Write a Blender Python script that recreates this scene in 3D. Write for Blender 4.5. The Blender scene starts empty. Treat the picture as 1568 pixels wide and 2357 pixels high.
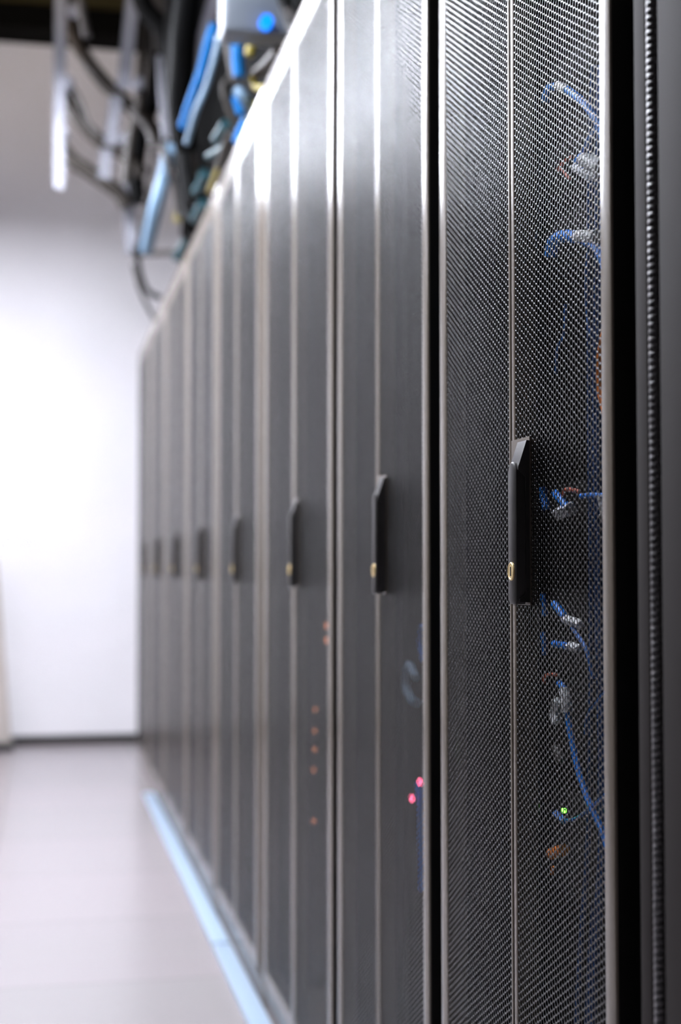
import bpy, math, random
import numpy as np
from mathutils import Vector, Matrix

random.seed(7)
S = bpy.context.scene
C = S.collection
PI = math.pi

# ------------------------------------------------------------------ camera
F_PX = 3307.0
D_CAM, H_CAM = 0.4674, 0.945
TH = math.atan(692.0 / F_PX)          # turned towards the racks
PH = math.atan(128.5 / F_PX)          # tipped up a little
CAM = Vector((-D_CAM, 0.0, H_CAM))
FW = Vector((math.sin(TH) * math.cos(PH), math.cos(TH) * math.cos(PH), math.sin(PH)))
RT = Vector((math.cos(TH), -math.sin(TH), 0.0))
UP = RT.cross(FW)
cd = bpy.data.cameras.new('camera'); cam = bpy.data.objects.new('camera', cd); C.objects.link(cam)
cam.location = CAM
cam.rotation_euler = (PI / 2 + PH, 0, -TH)
cd.sensor_fit = 'HORIZONTAL'; cd.sensor_width = 24.0; cd.lens = F_PX / 1568 * 24.0
cd.clip_start = 0.05; cd.clip_end = 60
cd.dof.use_dof = True; cd.dof.focus_distance = 1.40; cd.dof.aperture_fstop = 3.3
cd.dof.aperture_blades = 9; cd.dof.aperture_rotation = 0.3
S.camera = cam

def ray(px, py):
    return FW + RT * ((px - 784.0) / F_PX) - UP * ((py - 1178.5) / F_PX)
def PD(px, py, t):                    # world point seen at (px,py), t metres along the row
    return CAM + ray(px, py) * (t * math.cos(TH))
def PX(px, py, X):                    # world point seen at (px,py) on the plane x = X
    r = ray(px, py); return CAM + r * ((X + D_CAM) / r.x)
def SY(t):                            # row distance t -> world y
    return t - D_CAM * math.tan(TH)

# ------------------------------------------------------------------ materials
def mat(name, col, rough=0.5, metal=0.0, spec=0.5, emit=None, es=0.0, bump=0.0, bscale=300.0, var=0.0, vscale=5.0, coat=0.0):
    m = bpy.data.materials.new(name); m.use_nodes = True
    nt = m.node_tree; b = nt.nodes['Principled BSDF']
    b.inputs['Base Color'].default_value = (*col, 1)
    b.inputs['Roughness'].default_value = rough
    b.inputs['Metallic'].default_value = metal
    b.inputs['Specular IOR Level'].default_value = spec
    b.inputs['Coat Weight'].default_value = coat
    if emit:
        b.inputs['Emission Color'].default_value = (*emit, 1)
        b.inputs['Emission Strength'].default_value = es
    if var or bump:
        tc = nt.nodes.new('ShaderNodeTexCoord')
    if var:
        n = nt.nodes.new('ShaderNodeTexNoise'); n.inputs['Scale'].default_value = vscale
        nt.links.new(tc.outputs['Object'], n.inputs['Vector'])
        cr = nt.nodes.new('ShaderNodeValToRGB')
        cr.color_ramp.elements[0].position = 0.3; cr.color_ramp.elements[1].position = 0.7
        cr.color_ramp.elements[0].color = (*[c * (1 - var) for c in col], 1)
        cr.color_ramp.elements[1].color = (*[min(1, c * (1 + var)) for c in col], 1)
        nt.links.new(n.outputs['Fac'], cr.inputs['Fac']); nt.links.new(cr.outputs['Color'], b.inputs['Base Color'])
    if bump:
        n2 = nt.nodes.new('ShaderNodeTexNoise'); n2.inputs['Scale'].default_value = bscale
        nt.links.new(tc.outputs['Object'], n2.inputs['Vector'])
        bp = nt.nodes.new('ShaderNodeBump'); bp.inputs['Strength'].default_value = bump
        bp.inputs['Distance'].default_value = 0.0005
        nt.links.new(n2.outputs['Fac'], bp.inputs['Height']); nt.links.new(bp.outputs['Normal'], b.inputs['Normal'])
    return m

M = {}
M['paint'] = mat('rack_powder_coat', (0.175, 0.145, 0.118), 0.22, spec=0.45, bump=0.05, bscale=1400)
M['mesh'] = mat('perforated_steel', (0.0065, 0.0050, 0.0048), 0.20, spec=0.42)
M['paint_matt'] = mat('matt_textured_paint', (0.026, 0.0205, 0.019), 0.75, spec=0.2, bump=.3, bscale=1400)
M['body'] = mat('cabinet_steel', (0.005, 0.0045, 0.0045), 0.5, spec=.3)
M['plastic'] = mat('handle_plastic', (0.038, 0.034, 0.033), 0.38, spec=0.7, bump=0.3, bscale=2500)
M['brass'] = mat('brass', (0.95, 0.72, 0.36), 0.42, metal=0.55)
M['slot'] = mat('key_slot', (0.02, 0.018, 0.015), 0.5)
M['wall'] = mat('white_wall', (0.86, 0.83, 0.845), 0.55, var=0.02, vscale=3)
M['wall_dim'] = mat('grey_wall', (0.30, 0.27, 0.24), 0.6, var=0.05)
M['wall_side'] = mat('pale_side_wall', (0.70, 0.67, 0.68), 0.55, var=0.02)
M['wall_dark'] = mat('dark_wall', (0.03, 0.028, 0.026), 0.7)
M['ceil'] = mat('black_ceiling', (0.003, 0.0027, 0.0022), 0.9, spec=.05)
M['base'] = mat('black_skirting', (0.008, 0.007, 0.007), 0.4)
M['olive'] = mat('olive_paint', (0.03, 0.022, 0.003), 0.5)
M['sill'] = mat('pale_blue_sill', (0.36, 0.46, 0.58), 0.35, metal=0.1)
M['galv'] = mat('galvanised_steel', (0.33, 0.33, 0.37), 0.4, metal=0.55, var=0.12, vscale=40)
M['darkhose'] = mat('brown_grey_cable', (0.026, 0.020, 0.015), 0.55, spec=.3)
M['dimblue'] = mat('dim_blue_cable', (0.002, 0.045, 0.19), 0.5, spec=.2)
M['blackcable'] = mat('black_cable', (0.003, 0.003, 0.003), 0.65, spec=.08)
M['raceway'] = mat('matt_black_raceway', (0.004, 0.004, 0.004), 0.9, spec=.05)
M['greycable'] = mat('grey_cable', (0.075, 0.068, 0.065), 0.5, spec=.3)
M['blue'] = mat('blue_cable', (0.003, 0.25, 1.0), 0.38)
M['bluedeep'] = mat('deep_blue_cable', (0.004, 0.15, 0.62), 0.4)
M['skyblue'] = mat('pale_blue_cable', (0.17, 0.27, 0.38), 0.45)
M['teal'] = mat('teal_cable', (0.003, 0.05, 0.065), 0.5)
M['blue_over'] = mat('overhead_blue_cable', (0.001, 0.12, 0.36), 0.6, spec=.15)
M['yellow'] = mat('yellow_cable', (0.26, 0.20, 0.004), 0.55)
M['orange'] = mat('orange_cable', (0.85, 0.22, 0.02), 0.4)
M['red'] = mat('brick_red_cable', (0.55, 0.10, 0.05), 0.45)
M['white'] = mat('white_label', (0.88, 0.88, 0.90), 0.45)
M['grey'] = mat('grey_device', (0.15, 0.17, 0.20), 0.4)
M['greydark'] = mat('dark_grey_device', (0.008, 0.008, 0.008), 0.6, spec=.1)
M['server'] = mat('server_front', (0.005, 0.005, 0.005), 0.6, spec=.1)
M['board'] = mat('pale_board', (0.50, 0.44, 0.40), 0.6)
M['led_blue'] = mat('blue_led', (0.0, 0.02, 0.2), 0.3, emit=(0.0, 0.20, 1.0), es=1.0)
M['led_pink'] = mat('pink_led', (0.8, 0.1, 0.3), 0.3, emit=(1.0, 0.12, 0.25), es=3.0)
M['led_orange'] = mat('orange_led', (0.9, 0.3, 0.1), 0.3, emit=(1.0, 0.35, 0.18), es=1.1)
M['led_green'] = mat('green_led', (0.1, 0.9, 0.1), 0.3, emit=(0.15, 1.0, 0.05), es=4.0)
M['lamp'] = mat('lamp_diffuser', (0.9, 0.9, 0.9), 0.5, emit=(0.86, 0.90, 1.0), es=46.0)
M['uplight'] = mat('lamp_top_diffuser', (0.9, 0.9, 0.9), 0.5, emit=(1.0, 0.90, 0.82), es=14.0)
M['housing'] = mat('lamp_housing', (0.25, 0.25, 0.26), 0.5)
M['rubber'] = mat('ribbed_seal', (0.07, 0.066, 0.07), 0.28, spec=1.0)

# floor: large pale polished tiles with thin joints
def floor_mat():
    m = bpy.data.materials.new('polished_floor_tiles'); m.use_nodes = True
    nt = m.node_tree; b = nt.nodes['Principled BSDF']
    tc = nt.nodes.new('ShaderNodeTexCoord')
    mp = nt.nodes.new('ShaderNodeMapping'); mp.inputs['Location'].default_value = (0.0, 0.25, 0)
    nt.links.new(tc.outputs['Object'], mp.inputs['Vector'])
    br = nt.nodes.new('ShaderNodeTexBrick'); br.offset = 0.0
    br.inputs['Scale'].default_value = 1.0; br.inputs['Brick Width'].default_value = 0.6
    br.inputs['Row Height'].default_value = 0.6; br.inputs['Mortar Size'].default_value = 0.002
    br.inputs['Color1'].default_value = (0.335, 0.292, 0.300, 1)
    br.inputs['Color2'].default_value = (0.305, 0.278, 0.278, 1)
    br.inputs['Mortar'].default_value = (0.2, 0.18, 0.18, 1)
    nt.links.new(mp.outputs['Vector'], br.inputs['Vector'])
    nz = nt.nodes.new('ShaderNodeTexNoise'); nz.inputs['Scale'].default_value = 2.3
    nt.links.new(tc.outputs['Object'], nz.inputs['Vector'])
    mx = nt.nodes.new('ShaderNodeMixRGB'); mx.blend_type = 'MULTIPLY'; mx.inputs[0].default_value = 0.25
    nt.links.new(br.outputs['Color'], mx.inputs[1]); nt.links.new(nz.outputs['Color'], mx.inputs[2])
    nt.links.new(br.outputs['Color'], b.inputs['Base Color'])
    b.inputs['Roughness'].default_value = 0.22
    return m
M['floor'] = floor_mat()

# ------------------------------------------------------------------ mesh tools
class MB:
    def __init__(s): s.v = []; s.f = []; s.sm = []
    def add(s, v, f, smooth=False):
        o = len(s.v); s.v += [tuple(p) for p in v]
        s.f += [tuple(i + o for i in q) for q in f]; s.sm += [smooth] * len(f)
    def box(s, a, b, bev=0.0):
        (x0, y0, z0), (x1, y1, z1) = a, b
        x0, x1 = min(x0, x1), max(x0, x1); y0, y1 = min(y0, y1), max(y0, y1); z0, z1 = min(z0, z1), max(z0, z1)
        if bev <= 0:
            v = [(x, y, z) for x in (x0, x1) for y in (y0, y1) for z in (z0, z1)]
            s.add(v, [(0, 1, 3, 2), (4, 6, 7, 5), (0, 4, 5, 1), (2, 3, 7, 6), (0, 2, 6, 4), (1, 5, 7, 3)])
            return
        import bmesh
        bm = bmesh.new(); bmesh.ops.create_cube(bm, size=1)
        for q in bm.verts:
            q.co = Vector((x0 + (q.co.x + .5) * (x1 - x0), y0 + (q.co.y + .5) * (y1 - y0), z0 + (q.co.z + .5) * (z1 - z0)))
        bmesh.ops.bevel(bm, geom=bm.edges[:], offset=bev, segments=3, affect='EDGES', profile=0.5)
        bm.verts.index_update()
        s.add([q.co for q in bm.verts], [[q.index for q in f.verts] for f in bm.faces], True); bm.free()
    def prism(s, prof, y0, y1):        # profile in (x,z), extruded along y
        n = len(prof)
        v = [(p[0], y0, p[1]) for p in prof] + [(p[0], y1, p[1]) for p in prof]
        f = [tuple(range(n)), tuple(range(2 * n - 1, n - 1, -1))]
        f += [(i, i + n, (i + 1) % n + n, (i + 1) % n) for i in range(n)]
        s.add(v, f)
    def tube(s, pts, r, n=10, sub=6, caps=True, rr=None):
        P = [Vector(p) for p in pts]
        if len(P) > 2 and sub > 1:
            Q = []
            E = [P[0] * 2 - P[1]] + P + [P[-1] * 2 - P[-2]]
            for i in range(1, len(E) - 2):
                for k in range(sub):
                    u = k / sub
                    a, b, c, d = E[i - 1], E[i], E[i + 1], E[i + 2]
                    Q.append(0.5 * ((2 * b) + (c - a) * u + (2 * a - 5 * b + 4 * c - d) * u * u + (3 * b - a - 3 * c + d) * u ** 3))
            Q.append(P[-1]); P = Q
        m = len(P); v = []; up = Vector((0.13, 0.21, 0.97))
        for i, p in enumerate(P):
            d = (P[min(i + 1, m - 1)] - P[max(i - 1, 0)]).normalized()
            if abs(d.dot(up)) > 0.97: up = Vector((0.97, 0.2, 0.1))
            a = d.cross(up).normalized(); b = d.cross(a).normalized()
            up = -b
            R = rr(i / (m - 1)) if rr else r
            for k in range(n):
                t = 2 * PI * k / n
                v.append(p + a * (R * math.cos(t)) + b * (R * math.sin(t)))
        f = [(i * n + k, i * n + (k + 1) % n, (i + 1) * n + (k + 1) % n, (i + 1) * n + k) for i in range(m - 1) for k in range(n)]
        s.add(v, f, True)
        if caps:
            s.add(v[:n], [tuple(range(n - 1, -1, -1))]); s.add(v[-n:], [tuple(range(n))])
    def build(s, name, m, parent=None, loc=None):
        me = bpy.data.meshes.new(name); me.from_pydata([tuple(p) for p in s.v], [], s.f)
        me.polygons.foreach_set('use_smooth', s.sm); me.materials.append(m); me.update()
        try: me.set_sharp_from_angle(angle=math.radians(40))
        except Exception: pass
        o = bpy.data.objects.new(name, me); C.objects.link(o)
        if parent: o.parent = parent
        if loc is not None: o.location = loc
        return o

def tag(o, label=None, cat=None, group=None, kind=None):
    if label: o['label'] = label
    if cat: o['category'] = cat
    if group: o['group'] = group
    if kind: o['kind'] = kind
    return o
def empty(name, loc=(0, 0, 0)):
    o = bpy.data.objects.new(name, None); C.objects.link(o); o.location = loc; o.empty_display_size = 0.1
    return o
def boxobj(name, a, b, m, parent=None, bev=0):
    q = MB(); q.box(a, b, bev); return q.build(name, m, parent)

# ------------------------------------------------------------------ the room
Y_END = SY(8.02)
XL, XR, YB, ZC = -1.75, 2.2, -2.6, 4.5
def st(name, a, b, m): return tag(boxobj(name, a, b, m), kind='structure')
st('floor', (XL - .1, YB - .1, -0.1), (XR + .1, Y_END + .1, 0), M['floor'])
st('ceiling', (XL - .1, YB - .1, ZC), (XR + .1, Y_END + .1, ZC + .1), M['ceil'])
st('wall_far', (XL - .1, Y_END, 0), (XR + .1, Y_END + .1, ZC), M['wall'])
st('wall_back', (XL - .1, YB - .1, 0), (XR + .1, YB, ZC), M['wall_dark'])
st('wall_left', (XL - .1, YB, 0), (XL, Y_END, ZC), M['wall_side'])
st('wall_right', (XR, YB, 0), (XR + .1, Y_END, ZC), M['wall_dark'])
st('baseboard_far', (XL, Y_END - 0.012, 0), (XR, Y_END, 0.045), M['base'])
st('trim_1', (XL, Y_END - 0.25, 3.80), (XR, Y_END, ZC), M['ceil'])
st('trim_2', (XL, Y_END - 0.30, 3.93), (XR, Y_END - 0.25, 4.02), M['olive'])

# ------------------------------------------------------------------ racks
Z0, Z1 = 0.075, 1.965                  # door bottom / top
CW, CH = 0.00615, 0.0071               # hexagon columns / vertical pitch
def hex_panel_mesh(name, w, h, hole=0.00585):
    """perforated sheet, local x = thickness (front at 0), y 0..w, z 0..h"""
    nc = int(w / CW) + 1; nr = int(h / CH) + 1
    R = CW / 1.5; r = R * (hole / CH)
    th = 0.0007
    ang = np.arange(6) * PI / 3
    ou = np.stack([np.cos(ang) * R, np.sin(ang) * CH / math.sqrt(3)], 1)
    inn = ou * (r / R)
    # front outer 0-5, front inner 6-11, back inner 12-17
    base = np.zeros((18, 3))
    base[:6, 1:] = ou; base[6:12, 1:] = inn; base[12:, 1:] = inn; base[12:, 0] = th
    q = []
    for k in range(6):
        j = (k + 1) % 6
        q.append((k, 6 + k, 6 + j, j)); q.append((6 + k, 12 + k, 12 + j, 6 + j))
    q = np.array(q)
    ii, jj = np.meshgrid(np.arange(nc), np.arange(nr), indexing='ij')
    cy = (ii * CW + (w - (nc - 1) * CW) / 2).ravel()
    cz = (jj * CH + (ii % 2) * CH / 2).ravel()
    n = len(cy)
    V = np.repeat(base[None], n, 0); V[:, :, 1] += cy[:, None]; V[:, :, 2] += cz[:, None]
    Q = q[None] + (np.arange(n) * 18)[:, None, None]
    V = V.reshape(-1, 3); Q = Q.reshape(-1, 4)
    me = bpy.data.meshes.new(name)
    me.vertices.add(len(V)); me.vertices.foreach_set('co', V.ravel())
    me.loops.add(Q.size); me.loops.foreach_set('vertex_index', Q.ravel().astype(np.int32))
    me.polygons.add(len(Q)); me.polygons.foreach_set('loop_start', (np.arange(len(Q)) * 4).astype(np.int32))
    me.materials.append(M['mesh']); me.update(calc_edges=True)
    return me

def leaf(root, y0, y1, near, far, pmesh):
    """one door leaf: frame y0..y1 (near -> far), inner border widths near/far"""
    q = MB(); B = 0.0022; dp = 0.024
    q.box((0, y0, Z0), (dp, y0 + near, Z1), min(B, near * .3))
    q.box((0, y1 - far, Z0), (dp, y1, Z1), min(B, far * .3))
    q.box((0.0006, y0 + near * .5, Z0), (dp, y1 - far * .5, Z0 + 0.035))
    q.box((0.0006, y0 + near * .5, Z1 - 0.035), (dp, y1 - far * .5, Z1))
    fr = q.build('door', M['paint'], root)
    q = MB(); q.box((0.0022, y0 - .0006, Z0 + .003), (dp - .001, y0 + .0008, Z1 - .003)); q.box((0.0022, y1 - .0008, Z0 + .003), (dp - .001, y1 + .0006, Z1 - .003))
    q.build('edge_shade', M['base'], fr)['label'] = 'black strip for the shade on the door edge'  # added black strips stand in for the unlit side faces of the door
    p = bpy.data.objects.new('perforated_panel', pmesh); C.objects.link(p); p.parent = fr
    p.location = (0.0006, y0 + near, Z0 + 0.033)
    return fr

HM = {}
def handle(root, ys):                  # ys = world-relative y of the seam
    zt, zb = 1.0735, 0.9085
    def mk(key, fn, m):
        if key not in HM:
            q = MB(); fn(q); me_o = q.build(key, m); HM[key] = me_o.data; bpy.data.objects.remove(me_o)
        return HM[key]
    def f_plate(q): q.box((-0.0006, -0.0549, zb), (0.002, 0.0, zt))
    def f_house(q):
        q.prism([(0.001, zt - .004), (-0.0035, zt - .004), (-0.0120, zt - .030), (-0.0120, zt - .033), (-.0045, zt - .040), (-0.0045, zb + .012), (-.011, zb + .006), (-0.011, zb + .0035), (0.001, zb + .003)], -0.0545, -0.0275)
    def f_lever(q):
        n = 10; w = .0115; yc = -0.041; pr = []
        zt2, zb2 = zt - .036, zb + .001
        for k in range(n + 1):
            a = PI * k / n; pr.append((yc + w * math.cos(a), zt2 + w * 1.0 * math.sin(a)))
        pr += [(yc - w, zb2 + .004), (yc - w + .003, zb2), (yc + w - .003, zb2), (yc + w, zb2 + .004)]
        m_ = len(pr)
        v = [(-0.0135, a, b) for a, b in pr] + [(-0.004, a, b) for a, b in pr]
        c = (yc, (zt2 + zb2) / 2)
        v2 = [(-0.0145, c[0] + (a - c[0]) * .86, c[1] + (b - c[1]) * .985) for a, b in pr]
        v = v2 + v
        f = [tuple(range(m_))]
        for i in range(m_):
            j = (i + 1) % m_
            f.append((i, i + m_, j + m_, j)); f.append((i + m_, i + 2 * m_, j + 2 * m_, j + m_))
        q.add(v, f)
    def f_lock(q):
        c = Vector((-0.0152, -0.041, 0.9415)); n = 28
        prof = [(0.0, 0.0085), (0.0, 0.0060), (0.0004, 0.0056), (0.0004, 0.0)]
        v = []; f = []
        rings = [(0.0030, .0090), (-0.0004, .0090), (-0.0010, .0084), (-0.0010, .0074), (-0.0006, .0070), (-0.0006, .0001)]
        for dx, r in rings:
            for k in range(n):
                a = 2 * PI * k / n; v.append((c.x + dx, c.y + r * math.cos(a), c.z + r * math.sin(a)))
        for i in range(len(rings) - 1):
            for k in range(n):
                f.append((i * n + k, (i + 1) * n + k, (i + 1) * n + (k + 1) % n, i * n + (k + 1) % n))
        q.add(v, f, True)
    def f_slot(q): q.box((-0.0162, -0.0420, .9370), (-0.0150, -0.0400, .9460))
    o = {}
    for key, nm, fn, m in (('h_house', 'handle', f_house, M['plastic']),):
        h = bpy.data.objects.new('handle', mk(key, fn, m)); C.objects.link(h); h.parent = root; h.location = (0, ys, 0)
    for key, nm, fn, m, lb in (('h_plate', 'mounting_plate', f_plate, M['paint'], None), ('h_lever', 'lever', f_lever, M['plastic'], None),
                           ('h_lock', 'lock_cylinder', f_lock, M['brass'], 'brass key lock'), ('h_slot', 'keyhole', f_slot, M['slot'], None)):
        s_ = bpy.data.objects.new(nm, mk(key, fn, m)); C.objects.link(s_); s_.parent = h
        if lb: s_['label'] = lb
    return h

PM = {}
def rack(idx, ta, tb, seam, near, far, inner, c0, c1, label, group=None, hole=0.00585):
    """ta..tb door extent (row distances), c0..c1 cabinet extent"""
    ya, yb, ysm, k0, k1 = SY(ta), SY(tb), SY(seam), SY(c0) + .001, SY(c1) - .001
    root = empty('server_rack', (0, k0, 0)); tag(root, label, 'server rack', 'perforated door server racks in the row')
    L = lambda y: y - k0
    dn = round(ysm - ya - near - inner[0], 3); df = round(yb - ysm - far - inner[1], 3)
    for w in (dn, df):
        if (w, hole) not in PM: PM[w, hole] = hex_panel_mesh('perforated_panel', w, Z1 - Z0 - .066, hole)
    leaf(root, L(ya), L(ysm) - .0014, near, inner[0], PM[dn, hole])
    leaf(root, L(ysm) + .0014, L(yb), inner[1], far, PM[df, hole])
    handle(root, L(ysm) - .002)
    W = L(k1)
    q = MB()
    q.box((.030, 0, .05), (1.0, .018, 1.985)); q.box((.030, W - .018, .05), (1.0, W, 1.985))
    q.box((.985, .018, .05), (1.0, W - .018, 1.985))
    q.build('cabinet_side', M['body'], root)
    q = MB(); q.box((.004, 0, 1.972), (1.0, W, 2.0), .003); q.build('top_panel', M['paint'], root)
    q = MB(); q.box((.012, 0, 0.0), (1.0, W, .068), .002); q.build('plinth', M['paint'], root)
    q = MB()
    for yy in (.055, W - .085):
        q.box((.10, yy, .07), (.104, yy + .03, 1.97))
    q.build('mounting_rail', M['greydark'], root)
    return root, W

racks = []
nar = (0.011, 0.007)
wid = (0.019, 0.019)
labels = [
 'sharp black server rack with mesh double doors and blue cables inside',
 'black server rack with mesh doors directly beyond the sharp nearest handle, slightly out of focus',
 'third black mesh server rack from the right, with orange lights inside',
 'blurred black mesh server rack directly beyond the one with orange lights',
 'blurred grey server rack, fifth door handle from the right',
 'blurred pale server rack, third from the far end of the row',
 'very blurred server rack next to last at the far end of the row',
 'farthest server rack, its end edge against the white far wall',
]
racks.append(rack(1, 1.2229, 1.752, 1.4853, .024, .029, nar, 1.197, 1.778, labels[0]))
racks.append(rack(2, 1.8043, 2.3547, 2.0786, .030, .034, (.012, .009), 1.780, 2.376, labels[1]))
racks.append(rack(3, 2.400, 3.120, 2.7640, .036, .036, wid, 2.378, 3.158, labels[2]))
t0 = 3.20
seams = [3.575, 4.383, 5.186, 5.99, 6.79]
for i, sm in enumerate(seams):
    racks.append(rack(4 + i, sm - .368, sm + .368, sm, .040, .040, wid, sm - .400, sm + .400, labels[3 + i], hole=.00585 if i == 0 else .0049))  # smaller holes lighten the far doors, shaped in place of glare
# flush vertical posts that close the gaps between the wide racks
for i in range(2, len(racks)):
    root, W = racks[i]
    if i >= 3: boxobj('corner_post', (.002, .008, .07), (.03, .026, 1.97), M['paint'], root, .003)
    if i < len(racks) - 1 and i >= 2: boxobj('corner_post', (.002, W - .026, .07), (.03, W - .008, 1.97), M['paint'], root, .003)
    elif i == len(racks) - 1: boxobj('corner_post', (.002, W - .03, .07), (.03, W - .004, 1.97), M['paint'], root, .003)

# the nearest rack: only its far door edge shows at the right border
ta, tb = 0.60, 1.1730
r0 = empty('server_rack', (0, SY(0.575), 0))
tag(r0, 'nearest black server rack, its door edge with ribbed seal at the right border', 'server rack', 'perforated door server racks in the row')
L0 = lambda t: SY(t) - SY(0.575)
q = MB(); q.box((0, L0(1.1505), Z0), (.026, L0(1.173), 2.1 - .135), .0015)
q.box((0, L0(1.060), Z0), (.026, L0(1.1275), Z1), .0012)
q.box((0, L0(ta), Z0), (.026, L0(ta) + .03, Z1), .0015); q.box((0, L0(ta), Z0), (.026, L0(tb), Z0 + .035)); q.box((0, L0(ta), Z1 - .035), (.026, L0(tb), Z1))
d0 = q.build('door', M['paint_matt'], r0)
boxobj('seal_channel', (0.010, L0(1.128), Z0), (.026, L0(1.151), Z1), M['base'], d0)
q = MB(); q.tube([(0.0042, L0(1.1445), Z0 + .01), (0.0042, L0(1.1445), Z1 - .01)], .0052, 12, 1)
# ribbed rope seal
zz = np.linspace(Z0 + .02, Z1 - .02, 2400)
q = MB(); q.tube([(0.0042, L0(1.1445) + 0.0004 * math.cos(z * 2 * PI / .0058), z) for z in zz], .005, 10, 1, rr=lambda u:   .0054 + .0003 * math.sin(u * (Z1 - Z0 - .04) * 2 * PI / .0058))
q.build('ribbed_seal', M['rubber'], d0)
pw = round(L0(1.060) - L0(ta) - .03, 3)
p = bpy.data.objects.new('perforated_panel', hex_panel_mesh('perforated_panel', pw, Z1 - Z0 - .066)); C.objects.link(p); p.parent = d0
p.location = (.0006, L0(ta) + .03, Z0 + .033)
W0 = L0(1.195)
q = MB(); q.box((.030, 0, .05), (1.0, .018, 1.985)); q.box((.030, W0 - .018, .05), (1.0, W0, 1.985)); q.box((.985, .018, .05), (1.0, W0 - .018, 1.985)); q.build('cabinet_side', M['body'], r0)
q = MB(); q.box((.004, 0, 1.972), (1.0, W0, 2.0), .003); q.build('top_panel', M['paint'], r0)
q = MB(); q.box((.012, 0, 0.0), (1.0, W0, .068), .002); q.build('plinth', M['paint'], r0)
for k, (sx, sy) in enumerate(((1500, 1049), (1502, 1322))):
    p_ = PX(sx, sy, 0.0098); q = MB()
    q.tube([(0.0098, p_.y - SY(.575), p_.z), (0.0085, p_.y - SY(.575), p_.z)], .0016, 12, 1); q.build('screw', M['galv'], r0)

# pale threshold strips along the foot of the row
for a, b, lb in ((1.0, 3.69, 'pale blue metal strip on the floor along the rack feet, the nearer length'),
                 (3.71, 6.15, 'pale blue metal strip on the floor along the rack feet, the farther length')):
    tag(boxobj('floor_strip', (-.040, SY(a), 0), (.006, SY(b), .012), M['sill'], None, .003), lb, 'floor strip', 'metal strips at the foot of the racks')

# ------------------------------------------------------------------ equipment and cabling inside the sharp rack
XF = 0.118                              # face of the equipment
def unit(py_c, hh, t0, t1, name, label, cat, m=M['server'], ports=True, X=XF, grp='equipment inside the sharp rack'):
    z = PX(1260, py_c, X).z
    root = empty(name, (X, SY(t0), z)); tag(root, label, cat, grp)
    w = SY(t1) - SY(t0)
    boxobj('chassis', (0, 0, -hh / 2), (.35, w, hh / 2), m, root, .0015)
    if ports:
        q = MB(); q.box((-.003, .03, -hh * .38), (.001, w - .03, hh * .38), .001); q.build('port_panel', M['greydark'], root)
    return root
unit(215, .044, 1.25, 1.72, 'network_switch', 'dark network switch at the top of the sharp rack where the thick blue cable starts', 'network switch')
unit(395, .044, 1.25, 1.72, 'network_switch', 'dark network switch behind the upper white label in the sharp rack', 'network switch')
unit(560, .044, 1.25, 1.72, 'network_switch', 'dark network switch behind the short blue and white arc of cable', 'network switch')
unit(1160, .044, 1.25, 1.72, 'network_switch', 'dark network switch level with the nearest door handle', 'network switch')
unit(1400, .044, 1.25, 1.72, 'network_switch', 'dark network switch just below the foot of the nearest handle', 'network switch')
unit(1500, .044, 1.25, 1.72, 'network_switch', 'dark network switch behind the lowest of the small white plugs', 'network switch')
unit(1640, .088, 1.25, 1.72, 'rack_server', 'dark server behind the twisted white tag in the sharp rack', 'server')
unit(1920, .110, 1.25, 1.72, 'rack_server', 'dark server with a green light low in the sharp rack', 'server')

XC = 0.075
def cable(name, pts, r, m, label, cat='cable', grp=None, X=XC, plugs=(), sub=6):
    """pts: (px,py[,X]); plugs: list of (list of pts, radius, material, part name)"""
    P = [PX(p[0], p[1], p[2] if len(p) > 2 else X) for p in pts]
    root = empty(name, P[0]); tag(root, label, cat, grp)
    q = MB(); q.tube([p - P[0] for p in P], r, 12, sub); q.build('cable_jacket', m, root)
    for pp, rr, mm, nm in plugs:
        Q = [PX(a[0], a[1], a[2] if len(a) > 2 else X) for a in pp]
        q = MB(); q.tube([a - P[0] for a in Q], rr, 4 if nm == 'connector' else 14, 4); o = q.build(nm, mm, root)
        if mm is M['white']: o['label'] = 'white ' + nm.replace('_', ' ')
    return root
G = 'blue patch cables inside the sharp rack'
cable('patch_cable', [(1256, 235), (1262, 205), (1290, 200), (1325, 220), (1355, 250), (1378, 285), (1392, 330)], .0042, M['blue'],
      'thick blue cable arching right at the very top of the sharp rack', grp=G, plugs=[([(1285, 198), (1300, 204), (1305, 208)], .0052, M['white'], 'label_wrap')])
cable('patch_cable', [(1372, 290), (1350, 330), (1338, 370), (1345, 400)], .0020, M['bluedeep'], 'thin blue cable dropping behind the arch of the topmost thick blue cable', grp=G)
cable('patch_cable', [(1326, 372), (1340, 358), (1352, 362), (1360, 375)], .0032, M['blue'], 'short blue cable over the upper white labels in the sharp rack', grp=G,
      plugs=[([(1345, 368), (1365, 375), (1385, 385)], .0075, M['white'], 'label_wrap'), ([(1320, 385), (1345, 398), (1372, 408)], .0048, M['white'], 'connector')])
cable('patch_cable', [(1284, 392), (1300, 372), (1318, 360)], .0020, M['red'], 'brick red cable end left of the upper white labels')
cable('patch_cable', [(1290, 385), (1302, 400), (1312, 412)], .0016, M['red'], 'brick red cable end hanging just below the upper red one')
cable('patch_cable', [(1268, 590), (1274, 558), (1296, 544), (1325, 545), (1350, 548)], .0068, M['blue'],
      'thick blue cable curling left with a white band, upper part of the sharp rack', grp=G,
      plugs=[([(1332, 545), (1352, 546), (1375, 545)], .0072, M['white'], 'label_wrap')])
cable('patch_cable', [(1352, 560), (1368, 565), (1382, 585), (1395, 620)], .0046, M['blue'], 'blue cable curving down right under the white band', grp=G)
cable('patch_cable', [(1355, 570), (1350, 640), (1352, 720), (1360, 770)], .0018, M['bluedeep'], 'thin blue cable falling straight down below the white band', grp=G)
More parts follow.
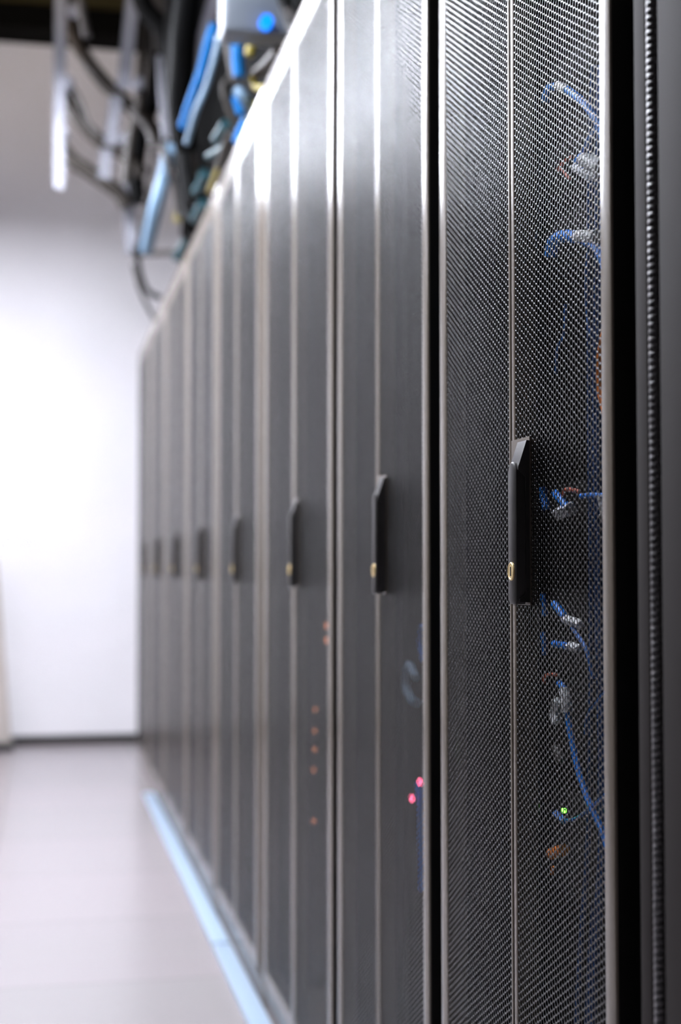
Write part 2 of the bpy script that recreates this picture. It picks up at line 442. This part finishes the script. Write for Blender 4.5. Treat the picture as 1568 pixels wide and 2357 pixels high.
cable('patch_cable', [(1302, 700), (1298, 770), (1284, 800), (1280, 860)], .0014, M['bluedeep'], 'very thin dark blue cable in the middle of the right door leaf', grp=G)
cable('patch_cable', [(1402, 735), (1389, 790), (1383, 850), (1385, 900), (1400, 965)], .0046, M['orange'], 'orange cable bulging along the right frame of the sharp rack door', X=.045)
cable('patch_cable', [(1252, 1122), (1253, 1145), (1258, 1170)], .0045, M['bluedeep'], 'short blue cable end just right of the nearest handle', grp=G)
cable('patch_cable', [(1278, 1135), (1292, 1150), (1306, 1168)], .0042, M['blue'], 'blue cable running into the largest white plug beside the handle', grp=G,
      plugs=[([(1284, 1182), (1300, 1176), (1316, 1170)], .0078, M['white'], 'connector')])
cable('patch_cable', [(1296, 1142), (1302, 1128), (1318, 1128), (1335, 1132)], .0024, M['red'], 'brick red cable just above the largest white plug')
cable('patch_cable', [(1338, 1142), (1362, 1140), (1392, 1141)], .0028, M['blue'], 'blue cable running level to the right door frame beside the handle', grp=G,
      plugs=[([(1382, 1141), (1390, 1180), (1386, 1190)], .0036, M['white'], 'label_wrap')])
cable('patch_cable', [(1250, 1368), (1253, 1392), (1254, 1418)], .0030, M['bluedeep'], 'short blue cable end just below the foot of the nearest handle', grp=G)
cable('patch_cable', [(1276, 1390), (1288, 1404), (1300, 1420)], .0042, M['blue'], 'blue cable running into the upper of the two small white plugs', grp=G,
      plugs=[([(1298, 1424), (1316, 1430), (1338, 1438)], .0050, M['white'], 'connector')])
cable('patch_cable', [(1318, 1444), (1330, 1462), (1352, 1500), (1366, 1560)], .0024, M['bluedeep'], 'thin blue cable leading down from the upper small white plug', grp=G)
cable('patch_cable', [(1250, 1456), (1253, 1480), (1254, 1508)], .0030, M['bluedeep'], 'short blue cable end left of the lower small white plug', grp=G)
cable('patch_cable', [(1276, 1482), (1290, 1484), (1308, 1488)], .0038, M['blue'], 'blue cable running into the lower of the two small white plugs', grp=G,
      plugs=[([(1310, 1487), (1322, 1490), (1333, 1494)], .0050, M['white'], 'connector')])
cable('patch_cable', [(1252, 1572), (1256, 1556), (1275, 1552), (1283, 1556)], .0016, M['red'], 'thin red cable hook above the twisted white tag')
cable('patch_cable', [(1288, 1572), (1300, 1590), (1306, 1640), (1318, 1710), (1335, 1785), (1358, 1850), (1388, 1915), (1398, 1950)], .0034, M['blue'],
      'long blue cable falling from the twisted white tag to the lower right', grp=G,
      plugs=[([(1298, 1588), (1304, 1612), (1306, 1640)], .0058, M['white'], 'label_wrap'), ([(1284, 1612), (1278, 1640), (1282, 1664)], .0060, M['white'], 'connector')])
cable('patch_cable', [(1395, 1590), (1372, 1618), (1352, 1648), (1347, 1690)], .0014, M['bluedeep'], 'very thin blue cable crossing behind the long falling one, upper right', grp=G)
cable('patch_cable', [(1284, 1880), (1300, 1888), (1325, 1884), (1352, 1866), (1395, 1828)], .0017, M['bluedeep'], 'thin blue cable rising right from beside the green light', grp=G,
      plugs=[([(1280, 1872), (1290, 1882), (1300, 1890)], .0045, M['bluedeep'], 'connector')])
cable('patch_cable', [(1280, 1722), (1288, 1738), (1292, 1752)], .0050, M['greycable'], 'grey plug end below the twisted white tag')
cable('patch_cable', [(1270, 1966), (1284, 1960), (1300, 1956)], .0062, M['orange'], 'short fat orange plug low in the sharp rack', X=.07,
      plugs=[([(1276, 1968), (1288, 1964)], .0048, M['yellow'], 'connector')])
cable('patch_cable', [(1274, 1995), (1271, 2012)], .0022, M['orange'], 'tiny orange cable end under the fat orange plug', sub=1)
for k, (x0_, x1_, x2_, rr, XX) in enumerate(((1352, 1362, 1350, .0030, .11), (1372, 1376, 1380, .0036, .10), (1385, 1384, 1388, .0032, .09), (1366, 1388, 1372, .0026, .12))):
    cable('patch_cable', [(x0_ + 14, 150), (x0_ + 6, 400), (x1_ - 4, 900), (x1_, 1400), (x2_ + 6, 1900), (x2_ - 14, 2200), (x2_ - 26, 2450)], rr, M['dimblue'],
          ['leftmost', 'second', 'rightmost', 'third'][k] + ' of the dim blue cables running top to bottom behind the right door edge', grp='dim vertical blue cables', X=XX)
p_ = PX(1294, 1866, .068)
q = MB(); q.tube([p_, p_ + Vector((.004, 0, 0))], .0024, 12, 1); tag(q.build('indicator_light', M['led_green']), 'tiny green light low in the sharp rack', 'indicator light')

# lights seen dimly in the next two racks
for (x_, y_, rr, mm, lb) in ((964, 1800, .005, 'led_pink', 'upper of the two pink lights in the second mesh rack'),
                             (945, 1838, .005, 'led_pink', 'lower of the two pink lights in the second mesh rack'),
                             (750, 1440, .006, 'led_orange', 'uppermost orange light against the right frame of the third mesh rack'),
                             (750, 1474, .006, 'led_orange', 'orange light just below the uppermost one in the third mesh rack'),
                             (724, 1633, .004, 'led_orange', 'first orange light of the lower vertical line in the third mesh rack'),
                             (722, 1682, .004, 'led_orange', 'second orange light down the lower vertical line in the third mesh rack'),
                             (722, 1725, .004, 'led_orange', 'third orange light down the lower vertical line in the third mesh rack'),
                             (720, 1772, .004, 'led_orange', 'fourth orange light down the lower vertical line in the third mesh rack'),
                             (720, 1890, .004, 'led_orange', 'lowest orange light in the third mesh rack')):
    p_ = PX(x_, y_, .06); q = MB(); q.tube([p_, p_ + Vector((.004, 0, 0))], rr, 12, 1)
    tag(q.build('indicator_light', M[mm]), lb, 'indicator light', 'status lights behind the mesh doors')
cable('patch_cable', [(958, 1560), (940, 1530), (935, 1580), (950, 1612), (962, 1618)], .006, M['skyblue'], 'pale blue cable loop dimly seen in the second mesh rack')
cable('patch_cable', [(972, 1440), (968, 1480), (975, 1520)], .004, M['bluedeep'], 'faint blue cable above the pale loop in the second mesh rack')
cable('patch_cable', [(966, 1800), (970, 1850), (972, 1930), (975, 2050)], .006, M['blue'], 'blue cable running down below the upper pink light')

# ------------------------------------------------------------------ overhead: raceway, hangers, cables
t_a, t_b = 2.7, 6.3
rw = empty('cable_raceway', (.12, SY(t_a), 2.0)); tag(rw, 'black cable raceway standing on top of the racks behind the draped cables', 'cable raceway')
q = MB(); Ln = t_b - t_a
q.box((0, 0, .22), (.40, Ln, .25)); q.box((0, 0, .22), (.02, Ln, 1.22)); q.box((.38, 0, .22), (.40, Ln, 1.22)); q.build('trough', M['raceway'], rw)
for k in range(4):
    q = MB(); q.box((.02, .2 + k * (Ln - .5) / 3, 0), (.38, .26 + k * (Ln - .5) / 3, .225)); q.build('support_foot', M['blackcable'], rw)

def strut(pts, t, w, d, m, name, label, cat, grp=None, clamps=()):
    """C-shaped channel between two points on rays; clamps = list of (px,py,r)"""
    A, B = PD(*pts[0], t[0]), PD(*pts[1], t[1])
    root = empty(name, B); tag(root, label, cat, grp)
    dvec = (A - B); Ln = dvec.length; dz = dvec.normalized(); ax = Vector((0, -1, 0)); ay = dz.cross(ax).normalized(); ax = ay.cross(dz)
    q = MB(); wl = w * .12
    for (a0, a1, b0, b1) in ((-w / 2, w / 2, -d / 2, -d / 2 + wl), (-w / 2, -w / 2 + wl, -d / 2, d / 2), (w / 2 - wl, w / 2, -d / 2, d / 2)):
        v = []
        for zz_ in (0, Ln):
            for a_, b_ in ((a0, b0), (a1, b0), (a1, b1), (a0, b1)):
                v.append(ay * a_ - ax * b_ + dz * zz_)
        q.add(v, [(0, 1, 2, 3), (7, 6, 5, 4), (0, 4, 5, 1), (1, 5, 6, 2), (2, 6, 7, 3), (3, 7, 4, 0)])
    q.build('channel', m, root)
    for cx, cy, r in clamps:
        c = PD(cx, cy, sum(t) / 2) - B
        q = MB(); q.tube([c + Vector((0, -.03, 0)), c + Vector((0, .02, 0))], r, 6, 1); q.tube([c + Vector((0, -.045, 0)), c + Vector((0, .03, 0))], r * .45, 10, 1)
        q.build('clamp', m, root)
    return root
GS = 'galvanised hangers over the aisle'
strut([(142, -420), (136, 436)], (5.6, 5.6), .046, .04, M['galv'], 'strut_hanger', 'leftmost pale galvanised hanger dropping straight down over the aisle', 'hanger', GS,
      [(156, 195, .026), (146, 312, .022), (168, 26, .022)])
strut([(318, -120), (284, 205)], (5.5, 5.6), .052, .04, M['galv'], 'strut_hanger', 'pale galvanised hanger leaning left, second from the left at the top', 'hanger', GS, [(318, 196, .024)])
strut([(268, 225), (254, 335)], (5.7, 5.7), .052, .04, M['galv'], 'strut_hanger', 'short pale galvanised bracket under the leaning hanger', 'hanger', GS, [(286, 322, .022)])
strut([(246, 345), (240, 412)], (5.8, 5.8), .050, .04, M['galv'], 'strut_hanger', 'lowest short galvanised bracket beneath the other short bracket', 'hanger', GS)
strut([(374, 130), (387, 320)], (5.4, 5.4), .042, .04, M['galv'], 'strut_hanger', 'pale grey galvanised hanger in front of the black cables', 'hanger', GS)
strut([(515, -80), (425, 235)], (4.6, 5.0), .040, .04, M['galv'], 'strut_hanger', 'long pinkish white brace slanting down left beside the blue bundle', 'hanger', GS)
strut([(296, 425), (303, 585)], (6.2, 6.2), .050, .04, M['galv'], 'strut_hanger', 'pale white hanger directly above the dark hook', 'hanger', GS)
strut([(365, -60), (372, 120)], (5.8, 5.8), .060, .04, M['greycable'], 'strut_hanger', 'dull grey hanger touching the top border right of the leaning one', 'hanger', GS)

def over(pts, px_w, m, label, name='draped_cable', grp=None, cat='cable'):
    """pts (px,py,t); px_w width in photo pixels at the first point"""
    P = [PD(*p) for p in pts]; r = px_w / 2 / (3379 / (sum(p[2] for p in pts) / len(pts)))
    q = MB(); q.tube([p - P[0] for p in P], r, 12, 6)
    return tag(q.build(name, m, loc=P[0]), label, cat, grp)
GD = 'dark cables draped over the aisle'
over([(170, -60, 5.95), (160, 40, 5.9), (178, 100, 5.85), (212, 155, 5.8), (255, 205, 5.8), (300, 245, 5.8), (345, 285, 5.85), (372, 330, 5.9)], 34, M['darkhose'], 'topmost brown grey cable sagging right from the leftmost hanger', grp=GD)
over([(148, 190, 5.9), (160, 235, 5.9), (190, 285, 5.9), (232, 325, 5.9), (280, 350, 5.9), (330, 400, 5.9)], 34, M['darkhose'], 'middle brown grey cable sagging right from the leftmost hanger', grp=GD)
over([(140, 335, 6.0), (165, 368, 6.0), (205, 395, 6.0), (245, 422, 6.0), (275, 445, 6.0), (292, 475, 6.0)], 34, M['darkhose'], 'lowest brown grey cable sagging right from the leftmost hanger', grp=GD)
over([(185, 0, 5.35), (190, 35, 5.35), (200, 85, 5.35)], 22, M['greycable'], 'short grey cable end beside the top of the leftmost hanger')
over([(160, 190, 5.6), (185, 230, 5.6), (200, 275, 5.6), (225, 310, 5.6)], 9, M['greycable'], 'thin grey cable between the top and middle sagging ones')
over([(310, -60, 5.3), (335, 20, 5.3), (370, 60, 5.3), (395, 130, 5.3), (405, 220, 5.3), (415, 320, 5.4), (428, 420, 5.6), (445, 520, 5.4)], 46, M['blackcable'], 'thick black cable sweeping down from the top to the rack tops', grp='black cable bundle')
over([(400, -60, 5.1), (405, 60, 5.1), (410, 160, 5.1), (418, 260, 5.15), (430, 360, 5.15), (448, 470, 5.15)], 50, M['blackcable'], 'thick black cable hanging just right of the sweeping one', grp='black cable bundle')
over([(440, -60, 4.6), (425, 60, 4.7), (420, 140, 4.8), (415, 240, 4.9), (430, 340, 5.0)], 60, M['blackcable'], 'widest black cable hanging behind the pinkish white brace', grp='black cable bundle')
over([(355, 40, 6.2), (358, 130, 6.2), (350, 230, 6.2), (325, 310, 6.2), (312, 400, 6.2), (318, 470, 6.2)], 40, M['blackcable'], 'black cable bending left behind the pale grey hanger', grp='black cable bundle')
over([(330, 60, 5.6), (325, 160, 5.6), (318, 250, 5.6), (300, 320, 5.6), (290, 420, 5.6)], 20, M['darkhose'], 'brown cable hanging right of the leaning hanger', grp=GD)
over([(372, 330, 5.0), (388, 380, 5.0), (405, 440, 5.05), (412, 500, 5.1)], 14, M['greycable'], 'grey cable below the pale grey hanger')
over([(300, 250, 5.5), (340, 300, 5.5), (352, 350, 5.5), (345, 420, 5.8), (330, 500, 5.95), (318, 570, 6.1)], 12, M['greycable'], 'thin grey cable curving down to the dark hook')
over([(392, 340, 5.3), (380, 400, 5.4), (358, 480, 5.45), (338, 575, 5.65)], 32, M['skyblue'], 'pale blue cable bundle falling to the dark hook')
over([(418, 300, 5.2), (425, 360, 5.3), (440, 420, 5.3)], 12, M['greycable'], 'grey cable end just above the rack tops')
over([(432, 290, 5.0), (446, 350, 5.0), (455, 400, 5.1)], 10, M['darkhose'], 'brown cable end just above the rack tops', grp=GD)
hk = empty('hook_bracket', PD(318, 580, 6.0)); tag(hk, 'black curved hook hanging below the pale white hanger', 'hook')
q = MB(); o0 = PD(318, 580, 6.0)
q.tube([PD(*p) - o0 for p in ((318, 560, 6.0), (317, 595, 6.0), (326, 640, 6.0), (342, 672, 6.0), (372, 686, 6.0))], .011, 12, 6); q.build('hook', M['blackcable'], hk)
q = MB(); q.tube([PD(318, 584, 6.0) - o0, PD(405, 582, 5.6) - o0], .012, 4, 1); q.build('arm', M['darkhose'], hk)
q = MB(); q.tube([PD(306, 581, 6.0) - o0, PD(330, 581, 6.0) - o0], .022, 8, 1); q.build('knuckle', M['blackcable'], hk)
over([(306, 610, 6.1), (322, 665, 6.1), (342, 710, 6.2), (362, 745, 6.4)], 9, M['greycable'], 'thin grey wire loop under the dark hook')
over([(425, 555, 5.6), (412, 582, 5.6), (405, 600, 5.6)], 18, M['teal'], 'short teal cable end at the tip of the hook arm')
over([(408, 420, 5.8), (414, 470, 5.8), (408, 510, 5.8)], 18, M['yellow'], 'yellow cable left of the black bundle near the rack tops')
# blue bundle and neighbours in front of the raceway
over([(495, 60, 4.3), (482, 100, 4.3), (468, 160, 4.35), (456, 195, 4.4), (440, 240, 4.5), (424, 290, 4.6)], 26, M['blue_over'], 'long mid blue cable slanting beside the pinkish white brace', grp='bright blue cables over the racks')
over([(505, 80, 4.15), (495, 130, 4.15), (475, 200, 4.2), (450, 260, 4.25), (430, 330, 4.35)], 14, M['skyblue'], 'pale blue cable right of the long mid blue one')
over([(538, 70, 3.6), (547, 100, 3.6), (548, 140, 3.6), (552, 175, 3.6)], 30, M['blue_over'], 'short fat bright blue cable under the grey box', grp='bright blue cables over the racks')
over([(544, 222, 3.7), (550, 245, 3.7), (556, 262, 3.7)], 22, M['blue_over'], 'small bright blue cable end beneath the pale plug', grp='bright blue cables over the racks')
over([(570, 275, 3.8), (556, 300, 3.8), (545, 330, 3.8)], 24, M['blue_over'], 'bright blue cable disappearing behind the rack top edge', grp='bright blue cables over the racks')
over([(545, 205, 3.65), (562, 225, 3.65), (572, 245, 3.7)], 26, M['skyblue'], 'pale blue plug beside the rack top edge')
over([(572, 80, 3.7), (578, 105, 3.7), (572, 128, 3.7)], 22, M['yellow'], 'short yellow cable right of the fat bright blue one', grp='yellow cables')
over([(582, 175, 3.6), (588, 200, 3.6), (610, 202, 3.5)], 14, M['yellow'], 'yellow cable bent along the rack top edge', grp='yellow cables')
over([(592, 235, 3.6), (580, 258, 3.7), (568, 280, 3.7)], 10, M['yellow'], 'thin yellow cable just above the highlight of the rack edge', grp='yellow cables')
over([(590, 170, 3.5), (612, 150, 3.45), (640, 118, 3.3)], 26, M['darkhose'], 'brown cable lying along the rack top under the grey box')
over([(505, -40, 4.2), (512, 60, 4.2), (526, 130, 4.2), (532, 170, 4.2), (515, 200, 4.2), (525, 250, 4.2), (545, 300, 4.2)], 13, M['darkhose'], 'brown cable zigzagging down from the top left of the grey box')
over([(520, -20, 4.0), (522, 80, 4.0), (530, 150, 4.0), (540, 190, 4.0)], 8, M['greycable'], 'thin grey cable left of the fat bright blue one')
over([(520, 285, 4.2), (508, 305, 4.25), (498, 322, 4.3)], 24, M['teal'], 'upper teal cable end on the rack tops', grp='teal cables on the rack tops')
over([(520, 335, 4.2), (505, 345, 4.3), (480, 360, 4.4)], 16, M['teal'], 'teal cable touching the upper teal end', grp='teal cables on the rack tops')
over([(470, 400, 4.8), (462, 425, 4.9), (452, 440, 5.0)], 22, M['teal'], 'middle teal cable end on the rack tops', grp='teal cables on the rack tops')
over([(468, 468, 4.9), (455, 490, 5.0), (448, 505, 5.1)], 22, M['teal'], 'lowest teal cable end on the rack tops', grp='teal cables on the rack tops')
over([(535, 300, 4.1), (515, 350, 4.2), (500, 400, 4.4), (485, 440, 4.6)], 20, M['darkhose'], 'brown cable lying along the rack tops between the teal ends')
over([(505, 380, 4.3), (492, 415, 4.4), (482, 440, 4.5)], 10, M['yellow'], 'faint yellow cable lying along the rack top edge', grp='yellow cables')

# grey box with the blue light
bx = PD(585, 40, 3.45)
gb = empty('junction_box', bx); tag(gb, 'grey rounded box with a round blue light above the racks', 'junction box')
q = MB(); sc = 3.45 / 3379
q.box((-75 * sc, -.03, -48 * sc), (78 * sc, .06, 90 * sc), .012); q.build('case', M['grey'], gb)
c_ = PD(614, 48, 3.40) - bx
q = MB(); q.tube([c_ + Vector((0, -.004, 0)), c_ + Vector((0, .03, 0))], .015, 20, 1); q.build('status_light', M['led_blue'], gb)
over([(648, -40, 3.2), (660, 20, 3.2), (675, 62, 3.15), (692, 70, 3.1)], 34, M['blackcable'], 'black hose curving behind the rack edge right of the grey box')
over([(662, 20, 3.05), (678, 45, 3.05)], 16, M['greycable'], 'short grey plug on the black hose right of the grey box')

# ------------------------------------------------------------------ left edge: board leaning in the corner
pb = PD(4, 1700, 7.6)
q = MB(); w_ = .5
A = PD(26, 1692, 7.7); B = PD(-6, 1290, 7.75)
v = [(A.x - w_, A.y, .03), (A.x, A.y, .03), (B.x, A.y + .02, B.z), (B.x - w_, A.y + .02, B.z)]
v += [(a, b + .03, c) for a, b, c in v]
q.add(v, [(0, 1, 2, 3), (7, 6, 5, 4), (0, 4, 5, 1), (1, 5, 6, 2), (2, 6, 7, 3), (3, 7, 4, 0)])
br = empty('display_board', (0, 0, 0)); tag(br, 'pale beige board tilting at the left border in front of the far wall', 'board')
q.build('panel', M['board'], br)
boxobj('foot_rail', (A.x - w_, A.y - .12, 0), (A.x + .012, A.y + .10, .032), M['base'], br, .004)

# ------------------------------------------------------------------ the facing row of closed cabinets across the aisle
XO = -1.32
proto = None
for k in range(7):
    y0 = SY(-0.4) + k * .80
    if proto is None:
        root = empty('equipment_cabinet', (XO, y0, 0))
        q = MB(); q.box((-.40, .002, .05), (-.03, .798, 2.0), .003); q.build('cabinet_side', M['body'], root)
        q = MB(); q.box((-.03, .02, .07), (0, .78, 1.96), .003); q.build('door', M['body'], root)
        q = MB(); q.box((0, .70, .95), (.012, .725, 1.1), .003); q.build('handle', M['plastic'], root)
        q = MB(); q.box((-.40, .01, 0), (-.02, .79, .05)); q.build('plinth', M['body'], root)
        proto = root
    else:
        root = proto.copy(); C.objects.link(root); root.location = (XO, y0, 0)
        for ch in list(proto.children):
            c = ch.copy(); C.objects.link(c); c.parent = root
    tag(root, 'black closed cabinet of the facing row across the aisle, out of view on the left', 'equipment cabinet', 'closed cabinets facing the mesh racks')

# ------------------------------------------------------------------ lamps
LX, LZ = -.81, 2.86
words = ['nearest', 'second nearest', 'second farthest', 'farthest']
for k, yc in enumerate((2.12, 3.42, 4.72, 6.0)):
    lf = empty('ceiling_light', (LX, yc, LZ))
    tag(lf, words[k] + ' linear ceiling lamp hanging over the aisle', 'ceiling lamp', 'linear lamps over the aisle')
    q = MB(); q.box((-.10, -.62, 0), (.10, .62, .07)); q.build('housing', M['housing'], lf)
    q = MB(); q.box((-.09, -.60, -.012), (.09, .60, -.001)); q.build('diffuser', M['lamp'], lf)
    q = MB(); q.box((-.07, -.60, .0705), (.07, .60, .078)); q.build('top_diffuser', M['uplight'], lf)
    for sy in (-.45, .45):
        q = MB(); q.tube([(0, sy, .078), (0, sy, ZC - LZ)], .004, 8, 1); q.build('suspension_rod', M['housing'], lf)

# ------------------------------------------------------------------ world and view
w = bpy.data.worlds.new('world'); S.world = w; w.use_nodes = True
w.node_tree.nodes['Background'].inputs[0].default_value = (0.02, 0.02, 0.022, 1)
w.node_tree.nodes['Background'].inputs[1].default_value = 0.3
S.view_settings.view_transform = 'Standard'; S.view_settings.look = 'None'
S.view_settings.gamma = 1; S.view_settings.use_curve_mapping = False
S.view_settings.exposure = 1.25
